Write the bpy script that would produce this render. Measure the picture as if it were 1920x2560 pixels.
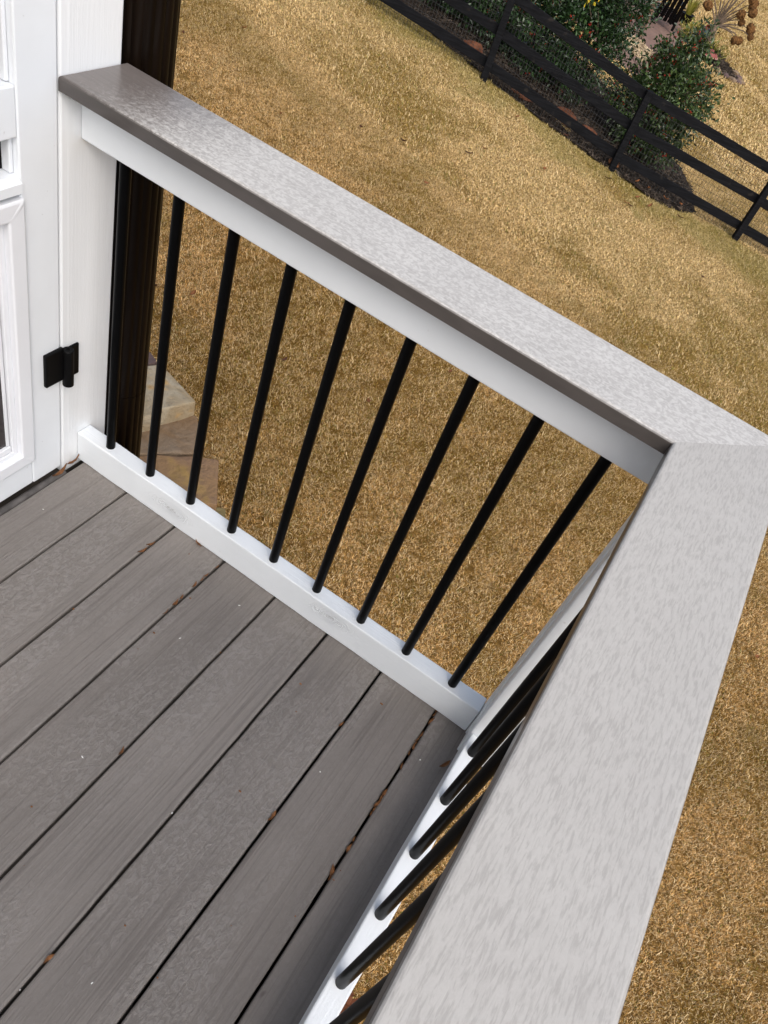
import bpy, bmesh, math, random
import numpy as np
from mathutils import Vector, Matrix, noise as mnoise

for o in list(bpy.data.objects): bpy.data.objects.remove(o)
SC = bpy.context.scene
COL = SC.collection
random.seed(7); RNG = np.random.default_rng(7)

# ------------------------------------------------------------------ camera
CAM_P = Vector((0.9913, -0.9471, 1.4409))
CAM_R = np.array([[0.8213, 0.4963, 0.2812], [0.5433, -0.5302, -0.6510], [-0.1740, 0.6874, -0.7051]])
_r, _d, _f = (Vector(v) for v in CAM_R)
_f.normalize(); _r = (_r - _f * _r.dot(_f)).normalized(); _d = _f.cross(_r)
cd = bpy.data.cameras.new('camera'); cam = bpy.data.objects.new('camera', cd); COL.objects.link(cam)
cam.matrix_world = Matrix(((_r.x, -_d.x, -_f.x, CAM_P.x), (_r.y, -_d.y, -_f.y, CAM_P.y), (_r.z, -_d.z, -_f.z, CAM_P.z), (0, 0, 0, 1)))
cd.sensor_fit = 'VERTICAL'; cd.sensor_height = 36.0; cd.sensor_width = 27.0
cd.lens = 1980.6 / 2560 * 36.0
cd.clip_start = 0.02; cd.clip_end = 2000
SC.camera = cam
SC.render.resolution_x, SC.render.resolution_y = 768, 1024
SC.cycles.max_bounces = 6; SC.cycles.diffuse_bounces = 3; SC.cycles.glossy_bounces = 3

# ------------------------------------------------------------------ light: overcast winter day
SUN_EL, SUN_AZ = math.radians(46), math.radians(136)      # azimuth counted from +Y towards +X
W = bpy.data.worlds.new('World'); SC.world = W; W.use_nodes = True
wn, wl = W.node_tree.nodes, W.node_tree.links
wn.clear()
sky = wn.new('ShaderNodeTexSky'); sky.sky_type = 'NISHITA'; sky.sun_disc = False
sky.sun_elevation = SUN_EL; sky.sun_rotation = SUN_AZ
sky.air_density = 1.0; sky.dust_density = 4.0; sky.ozone_density = 1.0
hs = wn.new('ShaderNodeHueSaturation'); hs.inputs['Saturation'].default_value = 0.65
bg = wn.new('ShaderNodeBackground'); bg.inputs['Strength'].default_value = 0.15
wo = wn.new('ShaderNodeOutputWorld')
wl.new(sky.outputs[0], hs.inputs['Color']); wl.new(hs.outputs[0], bg.inputs['Color']); wl.new(bg.outputs[0], wo.inputs['Surface'])
sd = bpy.data.lights.new('sun', 'SUN'); sd.energy = 0.8; sd.angle = math.radians(55); sd.color = (1.0, 0.985, 0.96)
sun = bpy.data.objects.new('sun', sd); COL.objects.link(sun)
_sv = Vector((math.sin(SUN_AZ) * math.cos(SUN_EL), math.cos(SUN_AZ) * math.cos(SUN_EL), math.sin(SUN_EL)))
sun.rotation_euler = _sv.to_track_quat('Z', 'Y').to_euler(); sun.location = (3, 3, 12)
vs = SC.view_settings
vs.view_transform = 'Standard'; vs.look = 'None'; vs.gamma = 1.0; vs.use_curve_mapping = False
vs.exposure = 0.46

# ------------------------------------------------------------------ helpers
def zt(x, y):
    """height of the lawn"""
    q = ((x + 1.19) / 2.2) ** 2
    return (-2.9 - .19 * (14 * np.tanh((x + 1.19) / 14)) - .05 * (20 * np.tanh((y - 12.38) / 20))
            + .13 * np.tanh(q) * np.exp(-((y - 12.4) / 5) ** 2))

def tag(o, label=None, cat=None, group=None, kind=None):
    if label: o['label'] = label
    if cat: o['category'] = cat
    if group: o['group'] = group
    if kind: o['kind'] = kind
    elif cat and 'kind' not in o: o['kind'] = 'thing'
    return o

def empty(name, loc, label=None, cat=None, group=None, kind=None):
    o = bpy.data.objects.new(name, None); COL.objects.link(o); o.location = loc
    o.empty_display_size = .05
    return tag(o, label, cat, group, kind)

def link(name, me, mat, parent=None, smooth=False):
    """mesh given in world coordinates becomes one object"""
    if mat and not me.materials: me.materials.append(mat)
    o = bpy.data.objects.new(name, me); COL.objects.link(o)
    if parent:
        o.parent = parent
        if parent.type == 'EMPTY': o.matrix_parent_inverse = Matrix.Translation(-parent.location)   # part meshes sit at the world origin
    if smooth:
        for p in me.polygons: p.use_smooth = True
    return o

def crease(bm):
    """edges sharper than 45 degrees stay crisp under smooth shading"""
    bm.normal_update()
    for e in bm.edges:
        if len(e.link_faces) != 2 or e.calc_face_angle(0) > .8: e.smooth = False

def fin(name, bm, mat, parent=None, smooth=False, normals=True):
    if normals: bmesh.ops.recalc_face_normals(bm, faces=bm.faces)
    if smooth: crease(bm)
    me = bpy.data.meshes.new(name); bm.to_mesh(me); bm.free()
    return link(name, me, mat, parent, smooth)

def pyd(name, v, f, mat, parent=None, smooth=False):
    me = bpy.data.meshes.new(name); me.from_pydata([tuple(map(float, a)) for a in v], [], [tuple(map(int, a)) for a in f]); me.update()
    return link(name, me, mat, parent, smooth)

def bm_box(bm, x0, x1, y0, y1, z0, z1, bev=0.0, seg=1):
    r = bmesh.ops.create_cube(bm, size=1)
    vs_ = r['verts']
    for v in vs_:
        v.co = Vector(((x0 + x1) / 2 + v.co.x * (x1 - x0), (y0 + y1) / 2 + v.co.y * (y1 - y0), (z0 + z1) / 2 + v.co.z * (z1 - z0)))
    if bev:
        es = list({e for v in vs_ for e in v.link_edges})
        bmesh.ops.bevel(bm, geom=es, offset=bev, segments=seg, affect='EDGES', profile=.5)

def box(name, x0, x1, y0, y1, z0, z1, mat, parent=None, bev=0.002, seg=2):
    bm = bmesh.new(); bm_box(bm, x0, x1, y0, y1, z0, z1, bev, seg)
    return fin(name, bm, mat, parent)

def bm_tube(bm, pts, radii, n=8, cap=True):
    rings = []
    for i, p in enumerate(pts):
        p = Vector(p)
        a = Vector(pts[max(i - 1, 0)]); b = Vector(pts[min(i + 1, len(pts) - 1)])
        t = (b - a).normalized()
        u = t.orthogonal().normalized() if i == 0 else (rings[-1][1] - t * rings[-1][1].dot(t)).normalized()
        w = t.cross(u)
        rr = radii[i] if hasattr(radii, '__len__') else radii
        rings.append(([bm.verts.new(p + (u * math.cos(2 * math.pi * k / n) + w * math.sin(2 * math.pi * k / n)) * rr) for k in range(n)], u))
    for i in range(len(rings) - 1):
        A, B = rings[i][0], rings[i + 1][0]
        for k in range(n): bm.faces.new((A[k], A[(k + 1) % n], B[(k + 1) % n], B[k]))
    if cap:
        bm.faces.new(rings[0][0][::-1]); bm.faces.new(rings[-1][0])

def bm_lathe(bm, prof, c, n=24):
    rings = []
    for r, z in prof:
        rings.append([bm.verts.new((c[0] + r * math.cos(2 * math.pi * k / n), c[1] + r * math.sin(2 * math.pi * k / n), c[2] + z)) for k in range(n)])
    for A, B in zip(rings, rings[1:]):
        for k in range(n): bm.faces.new((A[k], A[(k + 1) % n], B[(k + 1) % n], B[k]))
    bm.faces.new(rings[0][::-1]); bm.faces.new(rings[-1])

def bm_slab(bm, poly, z0, z1, bev=0.0, seg=2, only_top=False, skip=None):
    """polygon (x, y[, dz]) extruded between two heights; top edges rounded"""
    lo = [bm.verts.new((p[0], p[1], z0)) for p in poly]
    hi = [bm.verts.new((p[0], p[1], z1 + (p[2] if len(p) > 2 else 0))) for p in poly]
    n = len(poly)
    bm.faces.new(lo[::-1]); top = bm.faces.new(hi)
    for k in range(n): bm.faces.new((lo[k], lo[(k + 1) % n], hi[(k + 1) % n], hi[k]))
    bm.normal_update()
    if bev:
        es = [e for e in top.edges if not (skip and skip(e))]
        if not only_top: es = es + [e for v in hi for e in v.link_edges if e not in es]
        bmesh.ops.bevel(bm, geom=es, offset=bev, segments=seg, affect='EDGES', profile=.5)

def inpoly(x, y, poly):
    x = np.asarray(x); y = np.asarray(y); c = np.zeros(x.shape, bool)
    j = len(poly) - 1
    for i in range(len(poly)):
        xi, yi = poly[i][:2]; xj, yj = poly[j][:2]
        c ^= ((yi > y) != (yj > y)) & (x < (xj - xi) * (y - yi) / (yj - yi + 1e-12) + xi)
        j = i
    return c

def drape(name, poly, h, step, mat, parent=None, rough=0.0):
    bm = bmesh.new()
    bm.faces.new([bm.verts.new((p[0], p[1], 0)) for p in poly])
    xs = [p[0] for p in poly]; ys = [p[1] for p in poly]
    for ax, lo, hi in ((0, min(xs), max(xs)), (1, min(ys), max(ys))):
        t = lo + step
        while t < hi:
            co = (t, 0, 0) if ax == 0 else (0, t, 0); no = (1, 0, 0) if ax == 0 else (0, 1, 0)
            bmesh.ops.bisect_plane(bm, geom=bm.verts[:] + bm.edges[:] + bm.faces[:], plane_co=co, plane_no=no); t += step
    for v in bm.verts:
        v.co.z = float(zt(v.co.x, v.co.y)) + h + (rough * mnoise.noise(Vector((v.co.x * 3, v.co.y * 3, 1))) if rough else 0)
    bmesh.ops.triangulate(bm, faces=bm.faces)
    return fin(name, bm, mat, parent, smooth=True)

# ------------------------------------------------------------------ materials
class N:
    """small node-tree writer"""
    def __init__(s, name, rough=.6, spec=.5):
        s.m = bpy.data.materials.new(name); s.m.use_nodes = True
        s.t = s.m.node_tree; s.b = s.t.nodes['Principled BSDF']
        s.b.inputs['Roughness'].default_value = rough; s.b.inputs['Specular IOR Level'].default_value = spec
    def n(s, typ, **kw):
        d = s.t.nodes.new('ShaderNode' + typ)
        for k, v in kw.items(): setattr(d, k, v)
        return d
    def l(s, a, b): s.t.links.new(a, b)
    def put(s, sock, v):
        if hasattr(v, 'is_output'): s.l(v, sock)
        else: sock.default_value = v
    def co(s, scale=(1, 1, 1), kind='Object', off=None):
        if kind == 'World': src = s.n('NewGeometry').outputs['Position']
        else: src = s.n('TexCoord').outputs[kind]
        mp = s.n('Mapping'); s.l(src, mp.inputs['Vector']); mp.inputs['Scale'].default_value = scale
        if off is not None: s.put(mp.inputs['Location'], off)
        return mp.outputs[0]
    def rnd(s, k=37.0):
        oi = s.n('ObjectInfo'); c = s.n('CombineXYZ'); 
        m = s.math('MULTIPLY', oi.outputs['Random'], k)
        for i in range(3): s.l(m, c.inputs[i])
        return c.outputs[0]
    def noise(s, v, scale, detail=3, rough=.55, dist=0.0, out=0):
        d = s.n('TexNoise'); s.l(v, d.inputs['Vector'])
        d.inputs['Scale'].default_value = scale; d.inputs['Detail'].default_value = detail
        d.inputs['Roughness'].default_value = rough; d.inputs['Distortion'].default_value = dist
        return d.outputs[out]
    def math(s, op, a, b=0.0, clamp=False):
        d = s.n('Math', operation=op, use_clamp=clamp); s.put(d.inputs[0], a); s.put(d.inputs[1], b); return d.outputs[0]
    def ramp(s, v, a, b, va=0.0, vb=1.0):
        d = s.n('MapRange', interpolation_type='SMOOTHSTEP'); s.l(v, d.inputs[0])
        d.inputs[1].default_value = a; d.inputs[2].default_value = b; d.inputs[3].default_value = va; d.inputs[4].default_value = vb
        return d.outputs[0]
    def mix(s, f, a, b, mode='MIX'):
        d = s.n('Mix', data_type='RGBA', blend_type=mode)
        s.put(d.inputs[0], f)
        for k, v in ((6, a), (7, b)): s.put(d.inputs[k], v if hasattr(v, 'is_output') else (*v, 1))
        return d.outputs[2]
    def col(s, v):
        if hasattr(v, 'is_output'): s.l(v, s.b.inputs['Base Color'])
        else: s.b.inputs['Base Color'].default_value = (*v, 1)
    def bump(s, h, strength=.3, dist=.002):
        d = s.n('Bump'); d.inputs['Strength'].default_value = strength; d.inputs['Distance'].default_value = dist
        s.l(h, d.inputs['Height']); s.l(d.outputs[0], s.b.inputs['Normal'])
    def sep(s, v):
        d = s.n('SeparateXYZ'); s.l(v, d.inputs[0]); return d.outputs

def plain(name, c, rough=.5, spec=.5, var=.25, scale=20, bump=0):
    n = N(name, rough, spec)
    k = n.noise(n.co(), scale, 4)
    n.col(n.mix(n.ramp(k, .3, .7), tuple(x * (1 - var) for x in c), tuple(min(1, x * (1 + var)) for x in c)))
    if bump: n.bump(k, bump, .003)
    return n.m

TAUPE = (0.080, 0.070, 0.065)
DECK = (0.200, 0.181, 0.166)

def mat_deck():
    n = N('deck_paint', .5, .4)
    off = n.rnd()
    grain = n.noise(n.co((120, 2.6, 40), off=off), 1, 4, .62, .6)          # embossed streaks along the board
    lines = n.noise(n.co((330, 4, 60), off=off), 1, 2, .5, .2)
    fleck = n.noise(n.co((1, .7, 1), off=off), 115, 4, .60, .9)            # crazed paint flecks
    zone = n.noise(n.co((7, 1.6, 1), off=off), 1, 2)                        # where streaks or flecks prevail
    dirt = n.noise(n.co((1, .5, 1), off=off), 5, 4)
    z = n.ramp(zone, .42, .56)
    fl = n.math('MULTIPLY', n.ramp(fleck, .47, .56), n.math('ADD', n.math('MULTIPLY', z, .75), .25))
    fr = n.math('MULTIPLY', n.ramp(grain, .50, .66), n.math('SUBTRACT', 1.0, n.math('MULTIPLY', z, .8)))
    c = n.mix(n.ramp(dirt, .3, .72), tuple(x * .90 for x in DECK), tuple(x * 1.08 for x in DECK))
    c = n.mix(n.math('MULTIPLY', fl, .46), c, (.272, .256, .242))
    c = n.mix(n.math('MULTIPLY', fr, .42), c, (.105, .091, .082))
    c = n.mix(n.math('MULTIPLY', n.ramp(lines, .60, .70), .25), c, (.075, .064, .057))
    # tiny pits and drips
    pit = n.ramp(n.noise(n.co((1, .45, 1), off=off), 34, 1), .78, .82)
    c = n.mix(n.math('MULTIPLY', pit, .55), c, (.04, .033, .028))
    stain = n.math('MULTIPLY', n.ramp(n.noise(n.co((1, 1, 1), off=off), 2.6, 2), .66, .76), .22)
    c = n.mix(stain, c, (.21, .14, .11))
    oi = n.n('ObjectInfo')
    c = n.mix(1.0, c, n.mix(oi.outputs['Random'], (.96, .955, .95), (1.04, 1.04, 1.04)), 'MULTIPLY')
    n.col(c)
    n.put(n.b.inputs['Roughness'], n.ramp(fleck, .4, .62, .52, .34))
    h = n.math('ADD', n.math('MULTIPLY', grain, .9), n.math('MULTIPLY', n.math('MULTIPLY', fleck, n.math('ADD', z, .2)), 1.0))
    h = n.math('ADD', h, n.math('MULTIPLY', lines, .35))
    n.bump(h, .75, .0032)
    return n.m

def mat_cap(axis):
    """taupe handrail board with dew-frosted top, bare where the eave shelters it next to the post"""
    n = N('handrail_cap_%s' % ('across' if axis == 0 else 'along'), .42, .5)
    sc = (9, 330, 30) if axis == 0 else (430, 62, 30)
    streak = n.noise(n.co(sc), 1, 3, .6, .5)
    sc2 = (120, 150, 40) if axis == 0 else (130, 85, 40)
    mott = n.noise(n.co(sc2), 1, 4, .62, 1.0)
    fine = n.noise(n.co(), 420, 2)
    big = n.noise(n.co(), 7, 2)
    xyz = n.sep(n.co())
    nz = n.sep(n.n('NewGeometry').outputs['Normal'])[2]
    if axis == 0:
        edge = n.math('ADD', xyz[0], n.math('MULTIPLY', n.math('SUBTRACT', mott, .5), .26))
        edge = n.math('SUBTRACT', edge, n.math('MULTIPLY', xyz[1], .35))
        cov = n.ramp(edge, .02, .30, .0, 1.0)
    else:
        cov = n.ramp(big, 0, .1, 1, 1)
    a = n.ramp(mott, .42, .58, .72 if axis == 0 else .95, 1.0)
    a = n.math('MULTIPLY', a, n.ramp(streak, .34, .56, .84 if axis == 0 else .76, 1.0))
    a = n.math('MULTIPLY', a, n.ramp(fine, .3, .6, .96, 1.0))
    a = n.math('MULTIPLY', a, n.ramp(big, .25, .7, .93, 1.0))
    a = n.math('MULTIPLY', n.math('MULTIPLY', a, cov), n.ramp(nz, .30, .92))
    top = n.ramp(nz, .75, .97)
    lo = n.mix(top, TAUPE, tuple(x * 2.0 for x in TAUPE))                   # bare part of the top set paler than the sides
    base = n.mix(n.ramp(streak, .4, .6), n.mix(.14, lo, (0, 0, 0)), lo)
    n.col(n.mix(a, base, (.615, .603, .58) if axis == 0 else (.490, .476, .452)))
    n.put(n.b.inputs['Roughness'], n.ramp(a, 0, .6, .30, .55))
    n.bump(n.math('ADD', streak, n.math('MULTIPLY', mott, .6)), .25, .0010)
    return n.m

def mat_white(name, axis, grain=.25, knots=(), c=(.765, .80, .83)):
    n = N(name, .42, .45)
    s = {0: (6, 150, 150), 1: (150, 6, 150), 2: (170, 170, 5)}[axis]
    g = n.noise(n.co(s), 1, 4, .6, .5)
    f = n.noise(n.co(), 260, 2)
    big = n.noise(n.co(), 9, 3)
    h = n.math('ADD', g, n.math('MULTIPLY', f, .3))
    col = n.mix(n.ramp(big, .3, .75), tuple(x * .96 for x in c), c)
    col = n.mix(n.math('MULTIPLY', n.ramp(g, .62, .78), .5 * grain), col, tuple(x * .86 for x in c))
    for (kx, ky, kz) in knots:
        v = n.n('VectorMath', operation='SUBTRACT'); n.l(n.co(), v.inputs[0]); v.inputs[1].default_value = (kx, ky, kz)
        sc = n.n('VectorMath', operation='MULTIPLY'); n.l(v.outputs[0], sc.inputs[0]); sc.inputs[1].default_value = (.45, .0, 1.15)
        ln = n.n('VectorMath', operation='LENGTH'); n.l(sc.outputs[0], ln.inputs[0])
        d = n.math('ADD', ln.outputs['Value'], n.math('MULTIPLY', n.noise(n.co(), 60, 3), .016))
        rings = n.math('MULTIPLY', n.math('SINE', n.math('MULTIPLY', d, 1500)), n.ramp(d, .013, .045, 1, 0))
        h = n.math('ADD', h, n.math('MULTIPLY', rings, 1.1))
        col = n.mix(n.math('MULTIPLY', n.ramp(rings, .1, .9), .22), col, (.40, .42, .44))
        core = n.math('MULTIPLY', n.ramp(d, .009, .016, 1, 0), n.ramp(n.noise(n.co(), 240, 3), .42, .6))
        col = n.mix(n.math('MULTIPLY', core, .8), col, (.33, .33, .32))
        h = n.math('SUBTRACT', h, n.math('MULTIPLY', core, .8))
    speck = n.ramp(n.noise(n.co(), 70, 1), .77, .81)
    col = n.mix(n.math('MULTIPLY', speck, .25), col, (.35, .34, .33))
    n.col(col); n.bump(h, grain, .0025)
    return n.m

def mat_post():
    """rough-sawn painted post: ribbed along z except for the planed edge strip beside the door"""
    n = N('white_rough_sawn', .36, .5)
    c = n.co()
    y = n.sep(c)[1]
    g = n.noise(n.co((60, 210, 7)), 1, 4, .65, .8)
    f = n.noise(n.co((1, 1, .35)), 330, 3)
    m = n.ramp(y, .017, .024)
    h = n.math('MULTIPLY', n.math('ADD', g, n.math('MULTIPLY', f, .35)), n.math('ADD', n.math('MULTIPLY', m, .93), .07))
    n.col(n.mix(n.ramp(g, .3, .7), (.79, .815, .84), (.82, .845, .87)))
    n.bump(h, .24, .003)
    return n.m

def mat_grass(ground=False):
    n = N('lawn_thatch' if ground else 'dormant_grass', .85, .0 if ground else .08)
    W_ = lambda *o: n.co((1, 1, 1), 'World', o if o else None)
    big = n.noise(W_(), .33, 3, .55)
    mid = n.noise(W_(5, 3, 0), 1.5, 3, .55)
    tuft = n.noise(W_(2, 8, 1), 38, 4, .65)
    patch = n.math('ADD', n.math('MULTIPLY', big, .6), n.math('MULTIPLY', mid, .4))
    xy = n.sep(W_())
    far = n.ramp(xy[1], 4.5, 10.0)                                          # drier, paler turf away from the house
    c = n.mix(n.ramp(patch, .40, .60), (.58, .305, .080), (.90, .53, .185))
    c = n.mix(far, c, n.mix(n.ramp(patch, .38, .56), (.68, .44, .145), (1.0, .725, .335)))
    c = n.mix(n.ramp(tuft, .38, .62), n.mix(.80, c, (.105, .056, .012)), c)
    green = n.math('MULTIPLY', n.ramp(patch, .54, .42), n.ramp(tuft, .40, .62))
    c = n.mix(n.math('MULTIPLY', green, .52), c, (.22, .195, .040))
    spot = n.math('MULTIPLY', n.ramp(n.noise(W_(9, 1, 4), 2.2, 4, .6), .58, .70), n.ramp(tuft, .36, .6))
    c = n.mix(n.math('MULTIPLY', spot, .38), c, (.17, .175, .040))
    if ground:
        c = n.mix(n.math('SUBTRACT', .72, n.math('MULTIPLY', far, .25)), c, (.070, .038, .010))
        n.bump(n.noise(W_(), 90, 3), .8, .02)
    else:
        r = n.n('NewGeometry').outputs['Random Per Island']
        c = n.mix(n.ramp(r, .62, .97), c, n.mix(.75, c, (.95, .74, .43)))
        c = n.mix(n.ramp(r, .36, .08), c, n.mix(.80, c, (.09, .042, .010)))
        c = n.mix(n.math('MULTIPLY', n.ramp(r, .47, .49), n.ramp(r, .55, .53)), c, (.16, .17, .035))
    d = n.math('SUBTRACT', xy[1], n.math('ADD', n.math('MULTIPLY', xy[0], .27), 12.55))   # greener strip along the watered bed edge
    d = n.math('ADD', d, n.math('MULTIPLY', n.math('SUBTRACT', mid, .5), 3.0))
    g_ = n.math('MULTIPLY', n.math('MULTIPLY', n.ramp(d, -1.1, -.2), n.ramp(d, .9, .3)), n.ramp(tuft, .3, .6, .12, .50))
    c = n.mix(g_, c, (.20, .19, .040))
    n.col(c)
    return n.m

def mat_leafy(name, a, b, rough=.4, spec=.5):
    n = N(name, rough, spec)
    r = n.n('NewGeometry').outputs['Random Per Island']
    k = n.noise(n.co((1, 1, 1), 'World'), 2.5, 2)
    c = n.mix(r, a, b)
    c = n.mix(n.ramp(k, .35, .65), n.mix(.5, c, tuple(x * .4 for x in a)), c)
    n.col(c)
    return n.m

def mat_stone(name, a, b, c_):
    n = N(name, .72, .3)
    v = n.co()
    k = n.noise(v, 5, 5, .6, .6); k2 = n.noise(v, 22, 4); k3 = n.noise(n.co((1, 1, 1), 'Object', (4, 1, 2)), 3.2, 3)
    c = n.mix(n.ramp(k, .35, .66), a, b)
    c = n.mix(n.ramp(k3, .56, .68), c, c_)
    c = n.mix(n.math('MULTIPLY', n.ramp(k2, .55, .75), .5), c, tuple(x * .55 for x in a))
    n.col(c); n.bump(n.math('ADD', k, n.math('MULTIPLY', k2, .6)), .9, .03)
    return n.m

def mat_black_fence():
    n = N('black_stain', .8, .12)
    g = n.noise(n.co((4, 4, 60)), 1, 4, .6)
    w = n.noise(n.co(), 6, 3)
    c = n.mix(n.ramp(g, .35, .7), (.0045, .0048, .006), (.011, .0115, .014))
    c = n.mix(n.math('MULTIPLY', n.ramp(w, .64, .74), .16), c, (.11, .09, .07))
    n.col(c); n.bump(g, .4, .006)
    return n.m

def mat_brick():
    n = N('brick_paving', .8, .3)
    t = n.n('TexBrick'); n.l(n.co((1, 1, 1)), t.inputs['Vector'])
    t.inputs['Color1'].default_value = (.20, .115, .088, 1); t.inputs['Color2'].default_value = (.155, .092, .073, 1)
    t.inputs['Mortar'].default_value = (.14, .105, .085, 1); t.inputs['Scale'].default_value = 1
    t.inputs['Mortar Size'].default_value = .008; t.inputs['Brick Width'].default_value = .2; t.inputs['Row Height'].default_value = .1
    k = n.noise(n.co(), 2.2, 4)
    n.col(n.mix(n.ramp(k, .3, .75), t.outputs['Color'], n.mix(.4, t.outputs['Color'], (.28, .18, .14))))
    return n.m

def mat_mulch():
    n = N('mulch', .9, .2)
    k = n.noise(n.co(), 34, 5, .7); k2 = n.noise(n.co(), 3, 3)
    c = n.mix(n.ramp(k, .35, .7), (.010, .007, .005), (.060, .042, .030))
    c = n.mix(n.math('MULTIPLY', n.ramp(k2, .5, .7), .4), c, (.06, .035, .022))
    n.col(c); n.bump(k, 1, .05)
    return n.m

def mat_pipe():
    n = N('dark_bronze_metal', .34, .12)
    k = n.noise(n.co((1, 1, .1)), 40, 3)
    n.col(n.mix(n.ramp(k, .3, .7), (.0035, .0020, .0013), (.007, .004, .0024)))
    return n.m

def mat_baluster():
    n = N('black_powder_coat', .34, .07)
    k = n.noise(n.co(), 600, 2)
    n.col((.0018, .0019, .0022)); n.bump(k, .12, .0006)
    return n.m

M = dict(deck=mat_deck(), capA=mat_cap(0), capB=mat_cap(1),
         whiteA=mat_white('white_paint_rail', 0, .42, ((.2814, .047, .0472), (.7225, .047, .058))),
         whiteU=mat_white('white_paint_top_rail', 0, .12), whiteB=mat_white('white_paint_rail_long', 1, .3),
         whiteZ=mat_white('white_paint_upright', 2, .35), door=mat_white('white_door_paint', 1, .10, c=(.80, .835, .875)),
         plastic=plain('white_plastic', (.77, .79, .83), .35, .5, .02, 6), post=mat_post(),
         black=mat_baluster(), pipe=mat_pipe(), grass=mat_grass(), thatch=mat_grass(True), fence=mat_black_fence(),
         brick=mat_brick(), mulch=mat_mulch(),
         screen=plain('dark_insect_screen', (.006, .006, .007), .8, .2, .1, 400),
         flap=plain('smoked_vinyl', (.05, .042, .045), .18, .5, .2, 3),
         strip=plain('threshold_paint', (.085, .078, .075), .55, .4, .3, 30, .2),
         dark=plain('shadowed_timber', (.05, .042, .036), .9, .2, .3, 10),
         siding=plain('taupe_siding', (.13, .11, .095), .7, .3, .1, 4),
         shingle=plain('grey_roof', (.07, .068, .066), .9, .2, .3, 12, .3),
         holly=mat_leafy('holly_leaf', (.007, .021, .006), (.048, .100, .028), .33, .55),
         hollyl=mat_leafy('holly_leaf_lighter', (.012, .032, .008), (.085, .135, .036), .36, .5),
         berry=mat_leafy('red_berry', (.30, .018, .012), (.42, .04, .02), .35),
         yellow=mat_leafy('yellow_leaf', (.62, .46, .015), (.80, .62, .03), .5),
         ygreen=mat_leafy('yellow_green_leaf', (.16, .17, .02), (.34, .30, .04), .5),
         bark=plain('bark', (.11, .085, .065), .9, .2, .35, 25, .5),
         barkg=plain('grey_brown_twigs', (.17, .125, .09), .85, .2, .3, 20, .4),
         chip=mat_leafy('bark_chips', (.016, .011, .008), (.13, .10, .075), .9, .2),
         fleaf=mat_leafy('fallen_leaf', (.14, .05, .018), (.30, .12, .04), .7, .3),
         fleafd=mat_leafy('fallen_leaf_dark', (.06, .022, .012), (.13, .05, .022), .7, .3),
         scrap=plain('dry_brown_leaf', (.20, .085, .030), .65, .3, .5, 60),
         dried=plain('dried_flower', (.125, .060, .020), .9, .2, .5, 14),
         rust=plain('rust_brown_stone', (.17, .065, .033), .85, .2, .4, 9, .4),
         wood=plain('weathered_brown_wood', (.16, .10, .065), .8, .2, .3, 8),
         straw=mat_leafy('pine_straw', (.13, .04, .018), (.26, .10, .045), .8, .2),
         pebble=mat_leafy('tan_pebble', (.40, .30, .18), (.66, .52, .34), .8, .2),
         red=plain('faded_red_metal', (.22, .055, .045), .5, .4, .15, 8),
         pink=plain('pale_rim', (.45, .24, .20), .5, .4, .1, 8),
         ironblk=plain('black_iron', (.003, .003, .0033), .45, .1, .2, 10),
         teal=plain('blue_grey_glaze', (.03, .055, .065), .3, .5, .2, 6),
         wire=plain('dark_wire', (.035, .037, .04), .5, .4, .1, 10),
         chipw=plain('white_paint_fleck', (.78, .78, .76), .6, .3, .05, 10),
         stA=mat_stone('sandstone_tan', (.36, .275, .165), (.44, .375, .27), (.52, .30, .09)),
         stB=mat_stone('sandstone_brown', (.225, .145, .080), (.25, .185, .125), (.155, .112, .085)),
         stC=mat_stone('sandstone_ochre', (.30, .18, .085), (.235, .145, .085), (.34, .215, .075)),
         stD=mat_stone('sandstone_mossy', (.20, .155, .065), (.25, .20, .10), (.14, .12, .04)),
         stE=mat_stone('sandstone_purple', (.115, .075, .07), (.14, .095, .085), (.10, .06, .055)))

# ------------------------------------------------------------------ ground
def sgrid(lo, hi, c, fine, n):
    t = np.linspace(-1, 1, n); s = np.sinh(t * 6) / np.sinh(6)
    return np.unique(np.concatenate([c + np.where(s < 0, -s * (lo - c), s * (hi - c)), np.arange(*fine)]))
gx = sgrid(-500, 500, -1, (-9, 7, .4), 60); gy = sgrid(-400, 700, 10, (-3, 32, .4), 60)
XX, YY = np.meshgrid(gx, gy, indexing='ij')
V = np.stack([XX, YY, zt(XX, YY)], -1).reshape(-1, 3); ny = len(gy)
F = [(i * ny + j, (i + 1) * ny + j, (i + 1) * ny + j + 1, i * ny + j + 1) for i in range(len(gx) - 1) for j in range(ny - 1)]
tag(pyd('ground', V, F, M['thatch'], smooth=True), kind='structure')

BED = [(-8.5, 11.5), (-5.47, 11.58), (-4.39, 11.54), (-3.49, 11.62), (-2.44, 11.94), (-1.18, 12.34), (-.3, 12.55), (.12, 12.98),
       (.24, 13.3), (.1, 13.75), (-.06, 14.25), (-.5, 15.0), (-1.5, 15.7), (-4, 16.2), (-8.5, 15.5)]
PATIO = [(-3.6, 17.9), (-1.9, 18.3), (-1.6, 19.5), (-1.7, 21.2), (-2.45, 22.8), (-2.95, 24.2), (-3.3, 25.6), (-3.9, 26.6), (-5.5, 26.8), (-5.5, 20.5), (-4.2, 18.2)]
BED2 = [(-2.5, 24.1), (-1.75, 24.15), (-1.3, 24.5), (-1.2, 24.95), (-1.5, 25.5), (-2.1, 26.3), (-3.1, 26.9), (-3.1, 25.2)]
tag(drape('mulch_bed', BED, .02, .35, M['mulch'], rough=.05), kind='structure')
tag(drape('brick_patio', PATIO, .03, .5, M['brick']), kind='structure')
tag(drape('far_mulch_bed', BED2, .02, .3, M['mulch'], rough=.04), kind='structure')

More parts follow.
